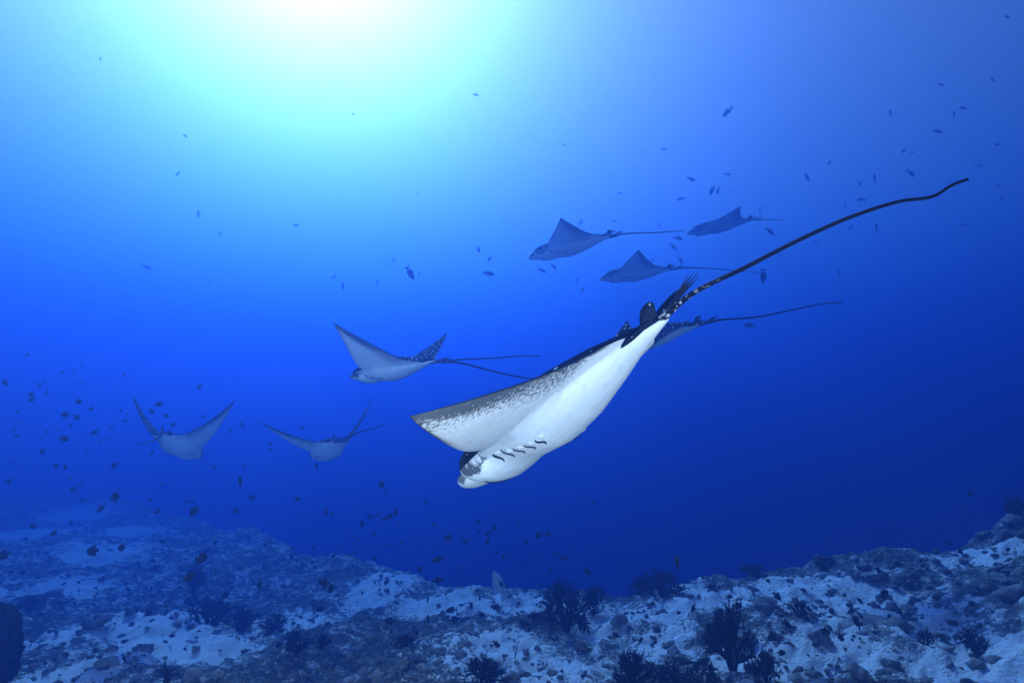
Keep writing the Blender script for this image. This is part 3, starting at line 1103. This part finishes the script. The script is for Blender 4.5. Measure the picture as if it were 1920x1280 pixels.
def place_fish(px, py, ln, head, kind, label, group, size=.24, dmax=None):
    steep = 55 < abs(head) < 125 and kind != 'slim'
    Lpx = ln / (.62 if steep else .95)
    d = size * FPX / Lpx
    dg = pixel_ground(px, py, 30)
    if dg is not None:
        d = min(d, dg * rng.uniform(.80, .93))
    if dmax:
        d = min(d, dmax)
    L = Lpx * d / FPX
    p = unproj(px, py, d)
    if steep:      # seen nearly head-on or tail-on
        sgn = 1 if rng.random() < .5 else -1
        fw = CF * sgn + CR * rng.uniform(-.35, .35) + CU * rng.uniform(-.25, .25)
        up = CU + CR * (0.25 if head % 180 < 90 else -0.25) * rng.uniform(.3, 1)
    else:
        h = math.radians(head)
        fw = CR * math.cos(h) + CU * math.sin(h) + CF * rng.uniform(-.45, .45)
        up = CU - CR * math.sin(h) * (1 if math.cos(h) >= 0 else -1) * .5
        if kind == 'slim' and abs(math.cos(h)) < .45:
            up = CR * (1 if rng.random() < .5 else -1) + CF * rng.uniform(-.8, .8)
    fw = fw / np.linalg.norm(fw)
    side = np.cross(up, fw)
    side /= np.linalg.norm(side)
    up = np.cross(fw, side)
    Mx = Matrix(((fw[0], side[0], up[0]), (fw[1], side[1], up[1]), (fw[2], side[2], up[2])))
    parts, whole = KINDS[kind]
    if ln >= 15:
        e = empty('reef_fish')
        for k, me in parts.items():
            o = bpy.data.objects.new(k, me)
            COL.objects.link(o)
            o.parent = e
    else:
        e = bpy.data.objects.new('reef_fish', whole)
        COL.objects.link(e)
    e.location = p
    e.rotation_euler = Mx.to_euler()
    e.scale = (L, L, L * rng.uniform(.9, 1.1))
    tag(e, label, 'fish', group)
    return e


# photo pixel x, y, length in pixels, heading in degrees (0 right, 90 up)
HIGH = [(1364, 210, 23, 225), (1861, 150, 13, 160), (1764, 159, 11, 160), (1806, 203, 15, 170), (1669, 212, 14, 88), (1789, 213, 13, 75), (1758, 247, 18, -20), (1244, 280, 11, 180), (1694, 283, 12, 230),
        (1710, 287, 11, 210), (1555, 305, 14, 225), (1364, 327, 14, 0), (1296, 336, 17, -30), (1335, 357, 20, 245), (1346, 358, 18, 245), (1277, 373, 16, 195), (1513, 332, 18, -60), (1612, 345, 14, -60),
        (1640, 334, 17, 88), (1708, 325, 20, -60), (1615, 374, 17, 180), (1585, 388, 11, 90), (1595, 426, 13, 225), (1643, 426, 17, 95), (1683, 437, 7, 60), (1444, 434, 20, -35), (1272, 447, 18, -15),
        (1263, 463, 18, -45), (1276, 488, 17, -55), (1431, 518, 27, -88), (1574, 512, 16, 70), (1519, 515, 8, -30), (1529, 454, 12, -15), (1463, 478, 14, 10), (1425, 392, 11, 88), (1237, 422, 9, 235),
        (1405, 610, 22, 180), (1872, 348, 12, 200), (1878, 370, 12, 88), (1806, 422, 13, 0), (1835, 311, 13, 0), (1223, 488, 12, 60), (1870, 271, 12, 180), (1581, 255, 8, 80), (1850, 229, 8, 80),
        (1797, 274, 7, 0), (1777, 342, 12, 70), (1038, 500, 17, -50), (1016, 507, 20, -20), (1083, 525, 12, 90), (1092, 544, 14, 70), (1089, 417, 13, 60), (1153, 415, 10, 190), (1161, 363, 11, 200)]
MIDL = [(333, 326, 14, 215), (347, 255, 11, -40), (372, 401, 15, -86), (412, 438, 11, 240), (555, 422, 13, 0), (276, 501, 18, -25), (532, 501, 9, 80), (626, 519, 13, 225), (643, 537, 16, 82), (664, 548, 9, 225),
        (707, 529, 13, 240), (738, 488, 12, 40), (769, 512, 28, -62), (786, 514, 11, -60), (897, 468, 17, -65), (918, 485, 15, 240), (916, 513, 25, -10), (783, 363, 8, 0), (392, 529, 10, -70), (892, 178, 13, -20),
        (881, 575, 8, 0), (584, 460, 7, 0), (945, 414, 7, -40), (188, 111, 8, 90), (1058, 271, 7, 0), (662, 214, 7, 30)]
LEFT = [(117, 698, 10, 190), (374, 725, 14, 225), (59, 749, 15, 190), (59, 740, 12, 90), (147, 753, 12, 80), (171, 766, 13, 205), (122, 777, 12, 90), (144, 782, 14, -40), (88, 738, 8, 0), (209, 800, 11, 215),
        (235, 789, 8, 0), (284, 771, 14, -50), (298, 757, 11, 60), (239, 776, 7, 0), (311, 779, 8, 90), (381, 781, 10, -50), (454, 796, 11, -50), (121, 822, 14, -80), (177, 811, 11, 80), (202, 819, 7, 200),
        (187, 826, 8, 190), (79, 846, 10, 90), (162, 844, 8, 220), (17, 902, 11, 90), (432, 806, 10, 80), (10, 717, 11, 90), (84, 715, 7, 0), (74, 724, 8, 0), (51, 665, 8, 90), (32, 771, 8, 0),
        (30, 794, 8, 0), (66, 717, 6, 0), (107, 805, 6, 0), (324, 796, 9, 60), (285, 849, 9, 80), (507, 832, 13, 200), (567, 801, 11, 190), (508, 842, 8, 0)]
LOWL = [(215, 872, 16, 215), (402, 875, 10, 180), (457, 874, 10, 180), (450, 902, 16, 90), (137, 917, 14, 225), (216, 931, 16, -80), (472, 932, 14, 190), (593, 874, 15, 90), (189, 953, 19, 225), (295, 959, 15, 230),
        (364, 957, 21, 235), (443, 957, 14, 190), (101, 999, 12, -60), (174, 1032, 18, -80), (228, 1026, 16, -70), (377, 1046, 20, 70), (355, 1081, 20, 95), (423, 1116, 19, 210), (413, 1129, 16, 205),
        (279, 1149, 21, 200), (255, 1142, 15, -45), (359, 1132, 13, -20), (352, 1124, 10, 90), (323, 1191, 14, 200), (310, 1202, 10, -40), (233, 1233, 17, -45), (347, 1216, 10, 180), (148, 1091, 10, 0),
        (7, 1040, 15, -70), (285, 1117, 12, -20), (283, 1103, 9, 60), (313, 1145, 9, 0), (232, 1202, 10, 30), (373, 1182, 8, 180), (403, 1075, 11, 70), (487, 1093, 17, 90), (532, 1098, 14, 0), (608, 1092, 26, 180),
        (621, 1103, 15, -85), (600, 1141, 17, 200), (564, 1156, 12, 180), (523, 1208, 18, 215), (20, 1072, 9, 40), (42, 1073, 9, 100)]
LOWM = [(716, 908, 16, 245), (723, 923, 9, 90), (558, 935, 14, 0), (611, 958, 18, 75), (743, 959, 17, 80), (732, 967, 17, 215), (720, 973, 13, 215), (693, 968, 12, 200), (708, 965, 10, 30), (679, 982, 12, -60),
        (797, 939, 11, 0), (898, 977, 11, 180), (926, 989, 12, -45), (914, 1000, 12, 180), (914, 1013, 14, 60), (841, 1007, 16, 215), (873, 1014, 13, 0), (1010, 1003, 17, 220), (1026, 1001, 15, 205),
        (988, 1017, 11, 90), (1043, 1036, 10, 0), (1056, 1045, 14, 180), (1101, 1070, 17, -50), (821, 1048, 22, 195), (821, 1087, 21, 0), (787, 1067, 14, 235), (802, 1087, 11, 220), (846, 1143, 22, 180),
        (852, 1161, 19, 20), (731, 1163, 22, 180), (931, 1138, 20, 180), (733, 1183, 11, 240), (782, 1185, 12, 120), (903, 1152, 13, 0), (884, 1135, 12, 60), (899, 1120, 11, 80), (894, 1107, 9, 0), (930, 1206, 15, -40),
        (1033, 1067, 12, 110), (1015, 1096, 11, 220), (1050, 1101, 10, 30), (725, 1091, 13, 220), (744, 1091, 10, 110), (802, 1158, 12, 120), (802, 1125, 12, 60), (972, 1131, 9, 0), (948, 1098, 12, 95),
        (1270, 1053, 24, 88), (1272, 1148, 11, 0), (1201, 1200, 15, 50), (1228, 1204, 10, 40), (1155, 1190, 15, -40)]
LOWR = [(1457, 1117, 21, -45), (1383, 1135, 18, 0), (1300, 1140, 17, 235), (1368, 1118, 12, 0), (1657, 1113, 24, 20), (1688, 1147, 15, -55), (1667, 1155, 12, 0), (1583, 1115, 11, -20), (1613, 1126, 11, -60),
        (1628, 1132, 8, -20), (1448, 1192, 22, 215), (1475, 1169, 17, -60), (1506, 1147, 19, -20), (1547, 1183, 19, -20), (1575, 1192, 15, 60), (1607, 1165, 19, 100), (1612, 1152, 11, -70), (1707, 1130, 10, 80),
        (1465, 1223, 16, 0), (1780, 1018, 12, 0), (1800, 1033, 13, -45), (1494, 1128, 15, 80), (1647, 1069, 11, -60), (1820, 925, 8, 70), (1884, 933, 10, 80), (1687, 997, 8, 30), (1673, 1004, 8, 30),
        (1890, 1030, 11, 40), (1756, 1120, 12, 90), (1730, 1060, 10, 0), (1855, 1105, 12, 95), (1888, 32, 9, 0)]
for k in range(46):      # the shoal of tiny fish far off above the middle of the reef, and the one at the left
    LOWM.append((rng.normal(800, 130), rng.normal(1025, 30), rng.uniform(5.5, 9), rng.choice([0, 180, 90, 215, -40])))
for k in range(26):
    LOWL.append((rng.uniform(0, 560), rng.uniform(900, 1110), rng.uniform(6.5, 10.5), rng.choice([0, 180, 90, 215, -40])))
for k in range(24):
    LEFT.append((rng.uniform(0, 240), rng.normal(790, 60), rng.uniform(5, 8), rng.choice([0, 180, 90, 215, -40])))

MARKS = [(1080, 455, 70, 'the upper left hazy ray'), (1192, 505, 60, 'the lowest hazy ray'), (1352, 420, 60, 'the smallest hazy ray'), (1270, 615, 60, 'the half hidden ray'),
         (980, 770, 120, 'the largest ray'), (745, 670, 100, 'the densely spotted ray'), (350, 805, 90, 'the leftmost ray'), (605, 820, 90, 'the ray with one wing up'), (1815, 336, 20, 'the tip of the longest tail'),
         (1600, 405, 30, 'the bend of the longest tail'), (1420, 490, 30, 'the middle of the longest tail'), (1550, 570, 30, 'the tail of the half hidden ray'), (575, 60, 150, 'the sun glare'), (1060, 1140, 50, 'the reef edge bush'),
         (1372, 1195, 55, 'the tall black coral'), (1195, 1255, 50, 'the bottom black coral'), (1240, 1095, 45, 'the coral clump at the drop off'), (936, 1097, 25, 'the pale plump fish'), (556, 1205, 30, 'the small bushy coral'),
         (395, 1145, 45, 'the hollow thicket'), (330, 1195, 50, 'the pale sand mound'), (150, 950, 60, 'the far reef mound'), (90, 1110, 60, 'the left reef flat'), (20, 1230, 40, 'the dark coral head'),
         (1550, 1055, 30, 'the ridge crest'), (1660, 1120, 45, 'the round stones'), (1550, 1150, 45, 'the open sand of the slope'), (1800, 1020, 45, 'the top of the slope'), (1835, 1215, 40, 'the thin lower right coral'),
         (100, 740, 60, 'the left shoal'), (760, 1165, 50, 'the middle hollow'), (620, 1040, 50, 'the far reef rim'), (1750, 220, 80, 'the upper right corner'), (900, 500, 60, 'the mid water fish trio'), (480, 400, 100, 'the bright water')]


def facing(h):
    h = h % 360
    if 55 < h < 125 or 235 < h < 305:
        return 'upright'
    return 'left facing' if 90 < h < 270 else 'right facing'


def near_mark(px, py):
    best = min(MARKS, key=lambda m: math.hypot(px - m[0], py - m[1]) - m[2] * .5)
    dx, dy = px - best[0], py - best[1]
    if math.hypot(dx, dy) < best[2] * .45:
        return 'at ' + best[3]
    if abs(dx) > abs(dy):
        return ('right of ' if dx > 0 else 'left of ') + best[3]
    return ('below ' if dy > 0 else 'above ') + best[3]


ALL = []
for lst, kd, size in ((HIGH, 'slim', .27), (MIDL, 'slim', .24), (LEFT, 'oval', .12), (LOWL, 'oval', .12), (LOWM, 'oval', .12), (LOWR, 'oval', .15)):
    for f_ in lst:
        sz_ = 'large' if f_[2] >= 19 else 'mid sized' if f_[2] >= 14 else 'small' if f_[2] >= 9 else 'tiny'
        ALL.append([f_, kd, size, '%s %s dark fish %s' % (sz_, facing(f_[3]), near_mark(f_[0], f_[1]))])
count = {}
for it in ALL:
    count.setdefault(it[3], []).append(it)
for lab, its in count.items():
    its.sort(key=lambda it: it[0][0])
    if len(its) == 2:
        its[0][3] += ', left one'
        its[1][3] += ', right one'
    elif len(its) == 3:
        for it, w in zip(its, ('leftmost', 'middle one', 'rightmost')):
            it[3] += ', ' + w
    elif len(its) == 4:
        for it, w in zip(its, ('leftmost', 'second from left', 'third from left', 'rightmost')):
            it[3] += ', ' + w
for f_, kd, size, lab in ALL:
    kk = 'round' if kd == 'oval' and rng.random() < .3 else kd
    if f_[2] < 9 and kd == 'oval':
        size = .075
    place_fish(f_[0], f_[1], f_[2], f_[3], kk, lab, 'dark fish ' + ' '.join(lab.split(' dark fish ')[1].split(',')[0].split()), size)

# pale parrotfish nosing up above the reef edge
pp = fish_parts(.20, .11, [(-.28, .07), (-.38, .10), (-.50, .13), (-.48, .0), (-.50, -.13), (-.38, -.10), (-.28, -.07)],
                [(.22, .15), (.1, .24), (-.15, .23), (-.26, .08), (-.1, .14)], [(.0, -.17), (-.12, -.24), (-.26, -.08), (-.1, -.14)])
pe = empty('parrotfish', unproj(936, 1097, 7.9))
for k, (v, f) in pp.items():
    o = bpy.data.objects.new(k, mk(k, v, f, M_PALE))
    COL.objects.link(o)
    o.parent = pe
for sx in (-1, 1):
    v, f = plate([(.12, -.02), (.02, .05), (-.10, -.02), (-.06, -.08), (.05, -.07)], .004)
    v = [(x - abs(y) * 0, sx * (.10 + .25 * max(.12 - x, 0)) + y, z) for x, y, z in v]
    o = bpy.data.objects.new('pectoral_fin', mk('pectoral_fin', v, f, M_FISH))
    COL.objects.link(o)
    o.parent = pe
fw = CR * -.42 + CU * .9 + CF * .35
fw /= np.linalg.norm(fw)
side = np.cross(CR * -.8 + CU * -.2 + CF * -.6, fw)
side /= np.linalg.norm(side)
up = np.cross(fw, side)
pe.rotation_euler = Matrix(((fw[0], side[0], up[0]), (fw[1], side[1], up[1]), (fw[2], side[2], up[2]))).to_euler()
pe.scale = (.40, .40, .40)
tag(pe, 'pale plump fish nosing upward above the reef edge, middle', 'fish')
